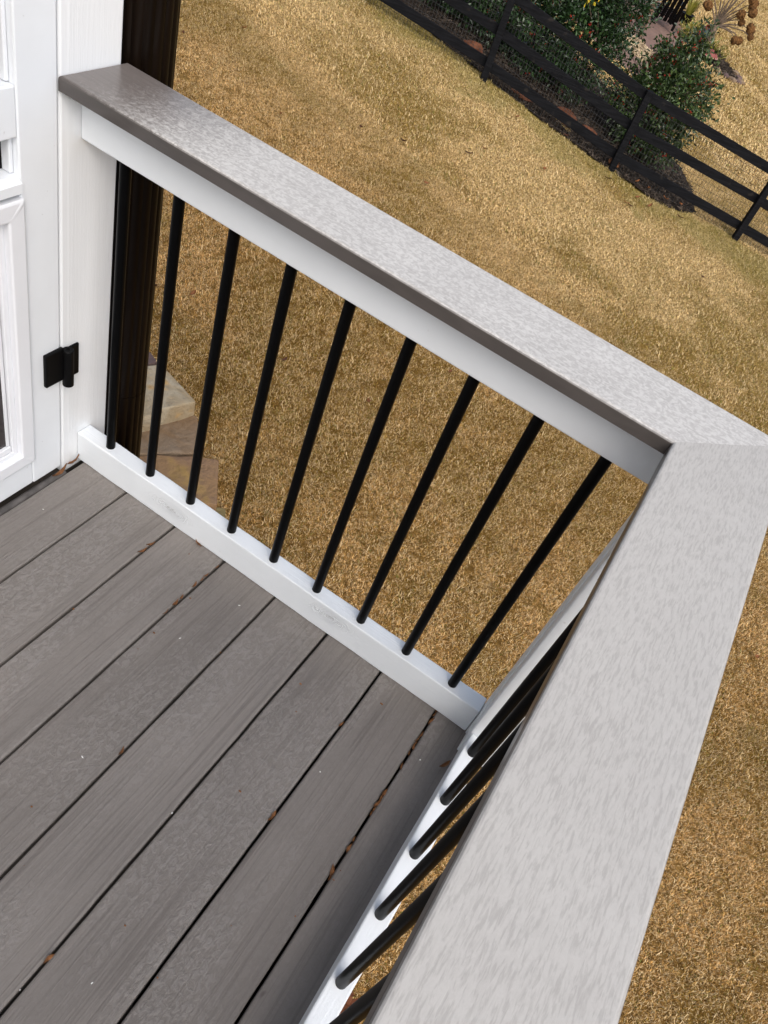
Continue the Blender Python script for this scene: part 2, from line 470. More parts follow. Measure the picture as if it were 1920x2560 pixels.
# ------------------------------------------------------------------ stepping stones below the deck (polygons: x, y, top dz)
def ray_at(px, py, z):
    d = _r * ((px - 960) / 1980.6) + _d * ((py - 1280) / 1980.6) + _f
    return CAM_P + d * ((z - CAM_P.z) / d.z)
STONES = []
def stone(name, px, z, thick, mat, label, extra=(), wob=.018):
    pts = [ray_at(a, b, z) for a, b in px]
    poly = []
    for i, p in enumerate(pts):                                   # break straight edges into an uneven outline
        q = pts[(i + 1) % len(pts)]; L = (q - p).length; k = max(1, int(L / .10))
        for j in range(k):
            s = p.lerp(q, j / k); w = wob if j else 0
            poly.append((s.x + random.uniform(-w, w), s.y + random.uniform(-w, w), random.uniform(-.008, .008)))
    STONES.append(poly)
    bm = bmesh.new(); bm_slab(bm, poly, z - thick, z, .012, 2)
    for v in bm.verts:
        k = mnoise.noise(v.co * 9) * .010
        v.co += Vector((k, -k * .7, k * .4))
    bmesh.ops.triangulate(bm, faces=[f for f in bm.faces if len(f.verts) > 4])
    o = fin(name, bm, mat)
    return tag(o, label, 'stone', 'stacked stone slabs below the deck')
def z8(x, y): return (300 + x / 4.425, 850 + y / 4.425)
stone('stone_slab', [z8(245, 285), z8(410, 262), z8(525, 325), z8(680, 490), z8(845, 670), z8(700, 712), z8(480, 775), z8(350, 835), z8(190, 872), z8(-250, 960), z8(-200, 420)], -2.175, .135, M['stA'],
      'thick tan sandstone slab lying on top of the brown slab')
stone('stone_slab', [z8(-200, 980), z8(300, 880), z8(700, 800), z8(855, 840), z8(868, 960), z8(850, 1080), z8(826, 1243), z8(420, 1243), z8(-200, 1236)], -2.308, .13, M['stB'],
      'brown grey stone slab wedged under the thick tan slab')
stone('stone_slab', [z8(-200, 1272), z8(430, 1270), z8(820, 1280), z8(1092, 1322), z8(1085, 1560), z8(1080, 1808), z8(960, 1818), z8(-250, 1800)], -2.318, .19, M['stC'],
      'ochre brown rectangular stone slab next to the brown grey slab')
stone('stone_slab', [z8(700, 1838), z8(985, 1825), z8(1172, 1862), z8(1168, 1980), z8(700, 2120)], -2.40, .14, M['stD'],
      'small mossy yellow stone beside the ochre slab')
stone('stone_slab', [z8(120, 40), z8(255, 60), z8(335, 120), z8(412, 228), z8(330, 268), z8(245, 278), z8(60, 300)], -2.25, .12, M['stE'],
      'purplish grey stone behind the thick tan slab')

# ------------------------------------------------------------------ grass
def blade(rs, cx, cy, L, wd, lean):
    a = rs.uniform(0, 2 * math.pi); dx, dy = math.cos(a), math.sin(a); px, py = -dy, dx
    b = a + rs.uniform(-.9, .9); ex, ey = math.cos(b), math.sin(b)
    h1 = L * math.cos(lean) * .62; r1 = L * math.sin(lean) * .5
    h2 = h1 + L * .42 * math.cos(lean * 1.75); r2 = L * .5
    h2 = max(h2, .004)
    w = wd / 2
    p0 = (cx, cy, -.004); p1 = (cx + dx * r1, cy + dy * r1, h1); p2 = (p1[0] + ex * r2, p1[1] + ey * r2, h2)
    return [(p0[0] - px * w, p0[1] - py * w, p0[2]), (p0[0] + px * w, p0[1] + py * w, p0[2]),
            (p1[0] + px * w * .8, p1[1] + py * w * .8, p1[2]), (p1[0] - px * w * .8, p1[1] - py * w * .8, p1[2]), p2]
def tuft(seed, n, rad, L0, L1, wd):
    rs = random.Random(seed); v = []; f = []
    for _ in range(n):
        a = rs.uniform(0, 6.283); r = rad * math.sqrt(rs.random()); k = len(v)
        long = 1.9 if rs.random() < .05 else 1.0
        v += blade(rs, r * math.cos(a), r * math.sin(a), rs.uniform(L0, L1) * long, wd * rs.uniform(.7, 1.3), rs.uniform(.35, 1.35))
        f += [(k, k + 1, k + 2, k + 3), (k + 3, k + 2, k + 4)]
    me = bpy.data.meshes.new('grass_tuft'); me.from_pydata(v, [], f); me.materials.append(M['grass'])
    return bpy.data.objects.new('grass_tuft', me)                # source only: its mesh is read by the lawn's node tree

def scatter(name, pts, scales, tufts, label):
    me = bpy.data.meshes.new(name)
    me.vertices.add(len(pts)); me.vertices.foreach_set('co', pts.astype(np.float32).ravel())
    at = me.attributes.new('size', 'FLOAT', 'POINT'); at.data.foreach_set('value', scales.astype(np.float32))
    me.materials.append(M['grass'])
    o = bpy.data.objects.new(name, me); COL.objects.link(o)
    g = bpy.data.node_groups.new(name + '_nodes', 'GeometryNodeTree')
    g.interface.new_socket('Geometry', in_out='INPUT', socket_type='NodeSocketGeometry')
    g.interface.new_socket('Geometry', in_out='OUTPUT', socket_type='NodeSocketGeometry')
    nd = g.nodes; gi = nd.new('NodeGroupInput'); go = nd.new('NodeGroupOutput')
    jn = nd.new('GeometryNodeJoinGeometry')
    for t in tufts:
        ob = nd.new('GeometryNodeObjectInfo'); ob.inputs['Object'].default_value = t; ob.inputs['As Instance'].default_value = False
        ti = nd.new('GeometryNodeGeometryToInstance')
        g.links.new(ob.outputs['Geometry'], ti.inputs[0]); g.links.new(ti.outputs[0], jn.inputs[0])
    ip = nd.new('GeometryNodeInstanceOnPoints'); g.links.new(gi.outputs[0], ip.inputs['Points']); g.links.new(jn.outputs[0], ip.inputs['Instance'])
    ip.inputs['Pick Instance'].default_value = True
    rv = nd.new('FunctionNodeRandomValue'); rv.data_type = 'FLOAT_VECTOR'
    rv.inputs[0].default_value = (-.12, -.12, 0); rv.inputs[1].default_value = (.12, .12, 6.283)
    g.links.new(rv.outputs[0], ip.inputs['Rotation'])
    na = nd.new('GeometryNodeInputNamedAttribute'); na.data_type = 'FLOAT'; na.inputs['Name'].default_value = 'size'
    g.links.new(na.outputs['Attribute'], ip.inputs['Scale'])
    g.links.new(ip.outputs[0], go.inputs[0])
    md = o.modifiers.new('scatter', 'NODES'); md.node_group = g
    return tag(o, label, 'grass', kind='stuff')

def in_view(P, m=1.45):
    Q = (P - np.array(CAM_P)) @ CAM_R.T
    return (Q[:, 2] > .3) & (np.abs(Q[:, 0] / Q[:, 2]) < .485 * m + .1) & (np.abs(Q[:, 1] / Q[:, 2]) < .646 * m + .1)
def lawn_pts(x0, x1, y0, y1, dens, mask=None):
    n = int((x1 - x0) * (y1 - y0) * dens)
    x = RNG.uniform(x0, x1, n); y = RNG.uniform(y0, y1, n)
    P = np.stack([x, y, zt(x, y)], -1); k = in_view(P)
    for poly in (PATIO, BED2): k &= ~inpoly(x, y, poly)
    wig = .06 * np.sin(x * 7) + .04 * np.sin(x * 17 + 1)
    k &= ~inpoly(x, y + wig, BED)
    for poly in STONES: k &= ~inpoly(x, y, poly)
    k &= ~((x < .0) & (y < .35)) & ~((x < 1.1) & (y < .1))
    return P[k]
def near_far(x0, x1, y0, y1, dens): return lawn_pts(x0, x1, y0, y1, dens)
def clump(P): return np.array([1.0 + .55 * mnoise.noise(Vector((p[0] * 7, p[1] * 7, 0))) for p in P])
T1 = [tuft(i, 62, .055, .010, .031, .0030) for i in range(6)]
P = np.concatenate([lawn_pts(-4.5, 5.5, -.6, 4.0, 640), lawn_pts(-6.5, 6.5, 4.0, 8.0, 520)])
scatter('lawn_grass', P, RNG.uniform(.7, 1.25, len(P)) * clump(P), T1, 'dormant straw coloured lawn grass around the deck')
T2 = [tuft(40 + i, 48, .080, .012, .030, .0052) for i in range(5)]
P = lawn_pts(-9, 7, 8.0, 17.0, 300)
scatter('fence_side_grass', P, RNG.uniform(.8, 1.35, len(P)), T2, 'dormant lawn grass growing along the black fence')
T3 = [tuft(60 + i, 30, .17, .03, .065, .013) for i in range(4)]
P = lawn_pts(-14, 14, 17.0, 46.0, 60)
scatter('far_lawn_grass', P, RNG.uniform(.8, 1.4, len(P)), T3, 'dormant lawn grass of the neighbouring garden')

# ------------------------------------------------------------------ deck
ZC, CT, CW = .8773, .0235, .1484           # handrail cap: top, thickness, width
L = 1.0716                                  # inner edge of the long handrail
ZB = .0856                                  # top of the bottom rails
ZU = .768                                   # underside of the top rails
YEND = -2.3
deck = empty('deck', (.57, -1.1, 0), 'grey brown painted plank deck floor inside the white railing', 'deck')
def deck_board(x0, x1, y0, y1, seed):
    rs = random.Random(seed); T = .032; r = .0035
    prof = lambda a, b: [(a, -T), (a, -r), (a + r * .35, -r * .35), (a + r, 0), (a + r + .0005, .0001), (b - r - .0005, .0001), (b - r, 0), (b - r * .35, -r * .35), (b, -r), (b, -T)]
    n = int((y1 - y0) / .03); bm = bmesh.new(); prev = None
    ph = rs.uniform(0, 50); crown = rs.uniform(-.0008, .0008)
    for i in range(n + 1):
        y = y0 + (y1 - y0) * i / n
        wa = .0011 * mnoise.noise(Vector((ph, y * 9, 0))) + .0008 * mnoise.noise(Vector((ph, y * 40, 3)))
        wb = .0011 * mnoise.noise(Vector((ph + 9, y * 9, 0))) + .0008 * mnoise.noise(Vector((ph + 9, y * 40, 3)))
        dz = .0012 * mnoise.noise(Vector((ph, y * 2.2, 7))) + crown
        ring = [bm.verts.new((x, y, z + dz)) for x, z in prof(x0 + wa, x1 + wb)]
        if prev:
            m = len(ring)
            for k in range(m): bm.faces.new((prev[k], prev[(k + 1) % m], ring[(k + 1) % m], ring[k]))
        else: bm.faces.new(ring)
        prev = ring
    bm.faces.new(prev[::-1])
    return fin('deck_board', bm, M['deck'], deck)
edges = [.019] + [.1508 + i * .1448 for i in range(7)] + [1.143]
for i in range(8):
    deck_board(edges[i] + (.0026 if i else 0), edges[i + 1] - (.0026 if i < 7 else 0), -2.4, .128, 11 + i)
bm = bmesh.new(); bm_tube(bm, [(.0085, -2.4, -.011), (.0085, .0, -.010)], .0105, 12)
fin('threshold_strip', bm, M['strip'], deck, True)
for i, y in enumerate((.085, -.32, -.72, -1.12, -1.52, -1.92, -2.36)):
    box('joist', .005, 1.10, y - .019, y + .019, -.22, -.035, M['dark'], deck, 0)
box('underdeck_light_block', .0, 1.10, -2.4, .10, -.245, -.223, M['dark'], deck, 0)  # added unseen panel, shuts light out so the board gaps read black
box('rim_board', 1.102, 1.14, -2.38, .104, -.25, -.036, M['whiteB'], deck, .002)
for y in (-.02, -2.25):
    box('support_post', .98, 1.07, y - .045, y + .045, float(zt(1, y)) - .1, -.247, M['dark'], deck, .002)

# ------------------------------------------------------------------ railings
def baluster_mesh(h):
    bm = bmesh.new(); bm_tube(bm, [(0, 0, 0), (0, 0, h)], .0101, 20); crease(bm)
    me = bpy.data.meshes.new('baluster'); bm.to_mesh(me); bm.free(); me.materials.append(M['black'])
    for p in me.polygons: p.use_smooth = len(p.vertices) == 4
    return me
BAL = baluster_mesh(ZU - ZB + .012)
def balusters(root, pts):
    for (x, y) in pts:
        o = bpy.data.objects.new('baluster', BAL); COL.objects.link(o); o.parent = root
        o.location = Vector((x, y, ZB - .006)) - root.location

def rail_box(name, x0, x1, y0, y1, z0, z1, mat, root, ax, amp=.0006):
    """sawn timber: rounded arrises and a slightly uneven line"""
    bm = bmesh.new(); bm_box(bm, x0, x1, y0, y1, z0, z1, .0028, 2)
    lo, hi = (x0, x1) if ax == 0 else (y0, y1); t = lo + .04
    no = (1, 0, 0) if ax == 0 else (0, 1, 0)
    while t < hi - .02:
        bmesh.ops.bisect_plane(bm, geom=bm.verts[:] + bm.edges[:] + bm.faces[:], plane_co=tuple(a * t for a in no), plane_no=no); t += .04
    for v in bm.verts:
        v.co += Vector((0 if ax == 0 else 1, 1 if ax == 0 else 0, .6)) * amp * mnoise.noise(v.co * 14)
    return fin(name, bm, mat, root)

ra = empty('railing', (.53, .067, 0), 'short railing run with grey cap and nine black balusters butting the white post', 'railing')
rb = empty('railing', (1.12, -1.1, 0), 'long railing run with grey cap along the outer deck edge from the corner', 'railing')
MIT = lambda e: abs(abs(e.verts[0].co.x - e.verts[1].co.x) - CW) < .01 and abs(abs(e.verts[0].co.y - e.verts[1].co.y) - CW) < .01
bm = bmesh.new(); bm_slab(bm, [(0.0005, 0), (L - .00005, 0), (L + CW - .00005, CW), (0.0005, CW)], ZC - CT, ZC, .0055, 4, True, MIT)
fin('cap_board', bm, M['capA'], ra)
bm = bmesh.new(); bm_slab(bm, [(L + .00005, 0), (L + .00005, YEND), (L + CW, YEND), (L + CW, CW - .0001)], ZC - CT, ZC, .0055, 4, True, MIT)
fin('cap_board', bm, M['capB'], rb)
rail_box('top_rail', .0008, 1.0925, .047, .085, ZU, ZC - CT - .0006, M['whiteU'], ra, 0, .0003)
rail_box('bottom_rail', .0008, 1.0925, .047, .087, .0012, ZB, M['whiteA'], ra, 0, .0010)
balusters(ra, [(.0817 + i * .1167, .0675) for i in range(9)])
# corner post: two timbers side by side, the joint shows as a groove
rail_box('corner_post', 1.094, 1.181, .0425, .0885, .0012, ZC - CT - .0008, M['whiteZ'], rb, 0, .0008)
rail_box('corner_post', 1.0965, 1.181, -.003, .0410, .0012, ZC - CT - .0008, M['whiteZ'], rb, 0, .0008)
rail_box('top_rail', 1.1007, 1.1397, YEND, -.0042, ZU, ZC - CT - .0006, M['whiteB'], rb, 1, .0003)
rail_box('bottom_rail', 1.1007, 1.1400, YEND, -.0042, .0012, ZB, M['whiteB'], rb, 1, .0010)
rail_box('end_post', 1.094, 1.181, YEND - .09, YEND - .001, .0012, ZC - CT - .0008, M['whiteZ'], rb, 0, .0008)
balusters(rb, [(1.1192, -.0428 - i * .1201) for i in range(18)])

# ------------------------------------------------------------------ porch post, door, downspout, porch roof
bm = bmesh.new(); bm_box(bm, -.14, 0, .0035, .1365, -.02, 2.5, .004, 2)
tag(fin('porch_post', bm, M['post']), 'rough sawn white porch post with the hinge leaf screwed to it', 'post')
pf = empty('porch', (-1.6, -1.2, -.02), 'screened porch floor, roof and walls beside the deck', 'porch')
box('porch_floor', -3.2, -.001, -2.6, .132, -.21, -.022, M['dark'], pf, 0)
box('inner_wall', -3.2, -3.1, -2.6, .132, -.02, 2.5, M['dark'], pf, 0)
box('inner_wall', -3.099, -.141, .05, .13, -.02, 2.5, M['siding'], pf, 0)
box('header_beam', -.13, -.002, -2.6, .0025, 2.06, 2.498, M['door'], pf, .003)
box('corner_board', -.12, -.004, -1.06, -.944, -.02, 2.058, M['door'], pf, .003)
box('inner_wall', -.11, -.01, -2.6, -1.062, -.02, 2.058, M['siding'], pf, 0)
box('roof', -3.4, .20, -2.8, .30, 2.502, 2.62, M['shingle'], pf, .01)
for k in range(14):
    z = -.24 - k * .15
    bmx = bmesh.new()
    bm_slab(bmx, [(-3.19, -2.59), (-.006, -2.59), (-.006, .128), (-3.19, .128)], z - .148, z)
    for v in bmx.verts:
        if v.co.z > z - .01:
            v.co.x += -.012 if v.co.x > -1 else .012; v.co.y += -.012 if v.co.y > -1 else .012
    fin('siding_course', bmx, M['siding'], pf)

door = empty('screen_door', (-.02, -.47, .008), 'white timber screen door with a pet flap, hinged on the porch post', 'door')
D0, D1 = -.040, 0.0
ST = -.0795
rail_box('stile', D0, D1, ST, -.0008, .008, 2.03, M['door'], door, 1, .0003)
rail_box('stile', D0, D1, -.941, -.862, .008, 2.03, M['door'], door, 1, .0003)
def drail(z0, z1, x1=-.0012): return rail_box('cross_rail', D0 + .001, x1, -.8615, ST - .0006, z0, z1, M['door'], door, 1, .0003)
drail(.009, .110); drail(.7945, .8735); drail(1.93, 2.029)
bm = bmesh.new()                                            # sloped sill under the narrow opening
pr = [(-.036, .7065), (.006, .7065), (.006, .7230), (-.006, .7315), (-.036, .7315)]
a_ = [bm.verts.new((x, -.861, z)) for x, z in pr]; b_ = [bm.verts.new((x, ST - .0008, z)) for x, z in pr]
bm.faces.new(a_); bm.faces.new(b_[::-1])
for k in range(5): bm.faces.new((a_[k], a_[(k + 1) % 5], b_[(k + 1) % 5], b_[k]))
fin('sill', bm, M['door'], door)
for z0, z1 in ((.875, 1.929), (.733, .7935)):
    box('screen', -.034, -.031, -.860, ST - .001, z0, z1, M['screen'], door, 0)
    box('screen_bead', -.0305, -.012, ST - .0085, ST - .001, z0, z1, M['door'], door, .002)
# pet flap
pet = box('pet_door_panel', -.036, -.020, -.860, ST - .001, .1105, .7055, M['plastic'], door, 0)
PY0, PY1, PZ0, PZ1 = -.48, -.0772, .083, .6960
def frame(name, y0, y1, z0, z1, w, x0, x1, mat, parent, bev):
    bm = bmesh.new()
    o_ = [(y0, z0), (y1, z0), (y1, z1), (y0, z1)]; i_ = [(y0 + w, z0 + w), (y1 - w, z0 + w), (y1 - w, z1 - w), (y0 + w, z1 - w)]
    ring = lambda pts, x: [bm.verts.new((x, p[0], p[1])) for p in pts]
    A, B, C_, D = ring(o_, x0), ring(o_, x1), ring(i_, x1), ring(i_, x0)
    for k in range(4):
        j = (k + 1) % 4
        for P_, Q in ((A, B), (B, C_), (C_, D), (D, A)): bm.faces.new((P_[k], P_[j], Q[j], Q[k]))
    bmesh.ops.recalc_face_normals(bm, faces=bm.faces)
    if bev: bmesh.ops.bevel(bm, geom=[e for e in bm.edges if all(v.co.x > x1 - 1e-5 for v in e.verts) and len(e.link_faces) == 2], offset=bev, segments=3, affect='EDGES', profile=.5)
    return fin(name, bm, mat, parent)
frame('pet_door_frame', PY0, PY1, PZ0, PZ1, .034, -.0195, .0075, M['plastic'], door, .004)
frame('inner_frame', PY0 + .0342, PY1 - .0342, PZ0 + .0342, PZ1 - .0342, .012, -.0195, -.006, M['plastic'], door, .002)
fl = box('flap', -.0185, -.0155, PY0 + .048, PY1 - .0480, PZ0 + .064, PZ1 - .048, M['flap'], door, .0005)
box('flap_seal', -.0150, -.0125, PY1 - .0560, PY1 - .0485, PZ0 + .064, PZ1 - .048, M['plastic'], fl, .0008)
box('flap_bar', -.0190, -.0085, PY0 + .048, PY1 - .0475, PZ0 + .0475, PZ0 + .063, M['plastic'], fl, .002)
# hinge
hg = empty('hinge', (0.004, .006, .31)); hg.parent = door; hg.matrix_parent_inverse = Matrix.Translation(-door.location); hg['label'] = 'black two-leaf hinge across the door crack'
def hpart(name, bm): 
    o = fin(name, bm, M['ironblk']); o.parent = hg; o.matrix_parent_inverse = Matrix.Translation(-(Vector(hg.location))); return o
bm = bmesh.new(); bm_box(bm, .0005, .0095, -.0455, .002, .272, .3535, .0025, 2); hpart('hinge_leaf', bm)
bm = bmesh.new(); bm_box(bm, .0005, .0065, .0145, .0445, .266, .345, .0025, 2); hpart('hinge_leaf', bm)
bm = bmesh.new(); bm_lathe(bm, [(.0085, 0), (.0112, .002), (.0112, .092), (.010, .0935), (.0045, .0935), (.0042, .0915)], (.0125, .0085, .2555), 24)
o = hpart('knuckle', bm)
# downspout: fluted round pipe on the far side of the post
ds = empty('downspout', (-.028, .215, float(zt(-.03, .215))), 'dark bronze fluted downspout running down behind the porch post', 'downspout')
def fluted(name, z0, z1, r):
    bm = bmesh.new(); n = 216; rings = []
    for z in (z0, z1):
        rings.append([bm.verts.new((-.028 + (r + .0030 * abs(math.cos(k / n * math.pi * 18))) * math.cos(2 * math.pi * k / n),
                                    .215 + (r + .0030 * abs(math.cos(k / n * math.pi * 18))) * math.sin(2 * math.pi * k / n), z)) for k in range(n)])
    A, B = rings
    for k in range(n): bm.faces.new((A[k], A[(k + 1) % n], B[(k + 1) % n], B[k]))
    bm.faces.new(A[::-1]); bm.faces.new(B)
    fin(name, bm, M['pipe'], ds, True)
fluted('upper_pipe', .1225, 2.50, .0535)
fluted('lower_pipe', float(zt(-.03, .215)) - .02, .121, .0538)
box('strap', -.088, .032, .1375, .160, 1.60, 1.63, M['pipe'], ds, .001)

# ------------------------------------------------------------------ black board fence with wire mesh
FP = [(-5.62, 10.53), (-3.408, 11.486), (-1.193, 12.385), (1.018, 13.433), (3.23, 14.48)]
fence = empty('board_fence', (*FP[2], float(zt(*FP[2]))), 'black three-board fence with wire mesh between lawn and mulch bed', 'fence')
RH = ((1.075, 1.215), (.605, .745), (.150, .290))
for i, (x, y) in enumerate(FP):
    z = float(zt(x, y)); d = Vector((FP[min(i + 1, 4)][0] - FP[max(i - 1, 0)][0], FP[min(i + 1, 4)][1] - FP[max(i - 1, 0)][1], 0)).normalized(); nrm = Vector((-d.y, d.x, 0))
    bm = bmesh.new(); bm_box(bm, -.052, .052, -.045, .045, -.12, 1.235, .006, 2)
    bmesh.ops.transform(bm, matrix=Matrix.Translation((x, y, z)) @ Matrix.Rotation(math.atan2(d.y, d.x), 4, 'Z'), verts=bm.verts)
    fin('fence_post', bm, M['fence'], fence)
for i in range(4):
    A = Vector((*FP[i], float(zt(*FP[i])))); B = Vector((*FP[i + 1], float(zt(*FP[i + 1]))))
    d = (B - A).normalized(); nrm = Vector((-d.y, d.x, 0)).normalized()
    for k, (h0, h1) in enumerate(RH):
        bm = bmesh.new(); o0, o1 = nrm * .047, nrm * .072
        sag = [random.uniform(-.012, .012) for _ in range(2)]
        vs_ = [bm.verts.new(p) for p in (A + o0 + Vector((0, 0, h0 + sag[0])), B + o0 + Vector((0, 0, h0 + sag[1])), B + o1 + Vector((0, 0, h0 + sag[1])), A + o1 + Vector((0, 0, h0 + sag[0])),
                                         A + o0 + Vector((0, 0, h1 + sag[0])), B + o0 + Vector((0, 0, h1 + sag[1])), B + o1 + Vector((0, 0, h1 + sag[1])), A + o1 + Vector((0, 0, h1 + sag[0])))]
        for q in ((0, 1, 2, 3), (4, 7, 6, 5), (0, 4, 5, 1), (1, 5, 6, 2), (2, 6, 7, 3), (3, 7, 4, 0)): bm.faces.new([vs_[j] for j in q])
        bmesh.ops.recalc_face_normals(bm, faces=bm.faces)
        bmesh.ops.bevel(bm, geom=bm.edges[:], offset=.003, segments=1, affect='EDGES')
        fin('fence_board', bm, M['fence'], fence)
    bm = bmesh.new(); L_ = (B - A).length; o2 = nrm * .078; w = .0021
    def wire(p, q, side):
        s = side * w; t = nrm * w
        a = [bm.verts.new(v) for v in (p + s, p + t, p - s)]; b = [bm.verts.new(v) for v in (q + s, q + t, q - s)]
        for j in range(3): bm.faces.new((a[j], a[(j + 1) % 3], b[(j + 1) % 3], b[j]))
    k = 0.0
    while k <= L_:
        p = A + d * k + o2; wire(p + Vector((0, 0, .03)), p + Vector((0, 0, 1.15)), d); k += .055
    for h in np.arange(.03, 1.16, .10):
        wire(A + o2 + Vector((0, 0, float(h))), B + o2 + Vector((0, 0, float(h))), Vector((0, 0, 1)))
    tag(fin('wire_mesh', bm, M['wire'], fence), kind='stuff')

# ------------------------------------------------------------------ planting behind the fence
def leaves(name, clusters, n, size, mat, parent, seed, droop=.3, aspect=.5, shell=.55, per=9, spread=1.0):
    """n small folded leaves spread through the given ellipsoid lobes (c, r), thicker towards the outside"""
    rs = np.random.default_rng(seed)
    vol = np.array([c[1][0] * c[1][1] * c[1][2] for c in clusters]) ** .67; vol /= vol.sum()
    v = np.zeros((n, 4, 3)); idx = rs.choice(len(clusters), n, p=vol)
    # sprays: leaves gather on short twigs
    m = max(1, n // per)
    sd_ = rs.normal(size=(m, 3)); sd_ /= np.linalg.norm(sd_, axis=1)[:, None]
    sr = shell + (1 - shell) * rs.random(m) ** .6 + rs.normal(0, .06, m)
    si = rs.choice(len(clusters), m, p=vol)
    C0 = np.array([clusters[k][0] for k in si]); R0_ = np.array([clusters[k][1] for k in si])
    S = C0 + sd_ * R0_ * sr[:, None]
    pick = rs.integers(0, m, n)
    c = S[pick] + rs.normal(0, 1, (n, 3)) * size * spread
    ax = sd_[pick] + rs.normal(0, .75, (n, 3)); ax[:, 2] += droop * .5; ax /= np.linalg.norm(ax, axis=1)[:, None]
    nr = rs.normal(size=(n, 3)); nr[:, 2] += 1.1; nr -= ax * (nr * ax).sum(1)[:, None]; nr /= np.linalg.norm(nr, axis=1)[:, None]
    sdv = np.cross(ax, nr); ln = size * rs.uniform(.7, 1.3, n)[:, None]
    v[:, 0] = c; v[:, 1] = c + ax * ln * .5 + sdv * ln * aspect * .5 + nr * ln * .10
    v[:, 2] = c + ax * ln; v[:, 3] = c + ax * ln * .5 - sdv * ln * aspect * .5 + nr * ln * .10
    f = np.arange(n * 4).reshape(n, 4); f = np.concatenate([f[:, [0, 1, 2]], f[:, [0, 2, 3]]])
    return pyd(name, v.reshape(-1, 3), f, mat, parent), S
def berries(name, S, n, r, mat, parent, seed):
    rs = random.Random(seed); bm = bmesh.new()
    for _ in range(n):
        c = Vector(S[rs.randrange(len(S))])
        for _ in range(rs.randint(3, 6)):
            p = c + Vector((rs.gauss(0, .025), rs.gauss(0, .025) - .02, rs.gauss(0, .025)))
            bmesh.ops.create_icosphere(bm, subdivisions=1, radius=r * rs.uniform(.8, 1.2), matrix=Matrix.Translation(p))
    return tag(fin(name, bm, mat, parent, normals=False), kind='stuff')
def shrub(name, x, y, lobes, nl, size, lab, leafm, seed, nb=0, group='shrubs behind the fence'):
    z = float(zt(x, y)); root = empty(name, (x, y, z), lab, 'shrub', group)
    rs = random.Random(seed); bm = bmesh.new()
    cl = [((x + c[0], y + c[1], z + c[2]), r) for c, r in lobes]
    for c, r in cl:
        q = Vector((x + rs.uniform(-.1, .1), y + rs.uniform(-.1, .1), z - .05)); e = Vector(c)
        mid = q.lerp(e, .5) + Vector((rs.uniform(-.1, .1), rs.uniform(-.1, .1), .05))
        bm_tube(bm, [q, mid, e, e + Vector((0, 0, r[2] * .5))], [.035, .026, .014, .005], 6)
        for _ in range(5):
            t = e + Vector((rs.uniform(-1, 1) * r[0] * .8, rs.uniform(-1, 1) * r[1] * .8, rs.uniform(-.3, .9) * r[2]))
            bm_tube(bm, [mid.lerp(e, rs.uniform(.3, 1)), t], [.010, .004], 5)
    fin('stem', bm, M['bark'], root, True)
    o, S = leaves('crown', cl, nl, size, leafm, root, seed, per=26, spread=1.2, shell=.35)
    tag(o, kind='stuff')
    if nb: berries('berries', S, nb, .011, M['berry'], root, seed + 1)
    return root
# two hollies run together along the fence, a third stands free at the end of the bed
shrub('holly_shrub', -4.75, 13.05, [((-.35, -.1, .60), (.95, .75, .75)), ((.55, -.05, .55), (.85, .7, .65)), ((0, .2, 1.35), (.95, .75, .65))], 15000, .072,
      'dark holly shrub behind the fence, beyond the leftmost bay', M['holly'], 101, 60)
bpy.data.objects['holly_shrub']['label'] = 'dark green holly growing at the rusty stone behind the fence'
shrub('holly_shrub', -2.85, 13.55, [((-.65, -.2, .65), (.75, .65, .68)), ((.10, -.15, .80), (.70, .65, .70)), ((-.2, .2, 1.65), (.95, .8, .8)), ((.48, .2, 1.45), (.45, .55, .60))], 19000, .072,
      'tall dense holly with red berries and yellow leaves poking through behind the fence', M['holly'], 102, 170)
shrub('holly_shrub', -1.13, 13.85, [((-.15, -.1, .55), (.55, .55, .52)), ((-.05, .0, 1.05), (.58, .55, .50)), ((.28, .0, 1.12), (.42, .5, .55)), ((-.18, .15, 1.46), (.36, .40, .40)), ((-.55, .1, .75), (.42, .45, .50)), ((.2, 0, .5), (.42, .45, .42)), ((-.02, .3, 1.82), (.20, .26, .26))],
      12500, .074, 'rounded holly with many red berries standing alone near the end of the mulch bed', M['hollyl'], 103, 210)
# yellow-leaved stems between the hollies
yr = empty('yellow_shrub', (-2.6, 14.45, float(zt(-2.6, 14.45))), 'thin shrub with bright yellow leaves between the hollies', 'shrub', 'shrubs behind the fence')
bm = bmesh.new(); tips = []
for q in ((-2.70, 12.68, -1.02), (-2.48, 12.68, -1.13), (-1.98, 12.75, -1.33)):
    b0 = Vector((-2.6, 14.45, float(zt(-2.6, 14.45)) - .03)); bm_tube(bm, [b0, b0.lerp(Vector(q), .6) + Vector((0, .1, .15)), q], [.014, .009, .004], 5)
    tips.append((q, (.05, .04, .06)))
fin('stem', bm, M['barkg'], yr, True)
o, _s = leaves('crown', tips, 24, .065, M['yellow'], yr, 9, aspect=.65, shell=.1); tag(o, kind='stuff')

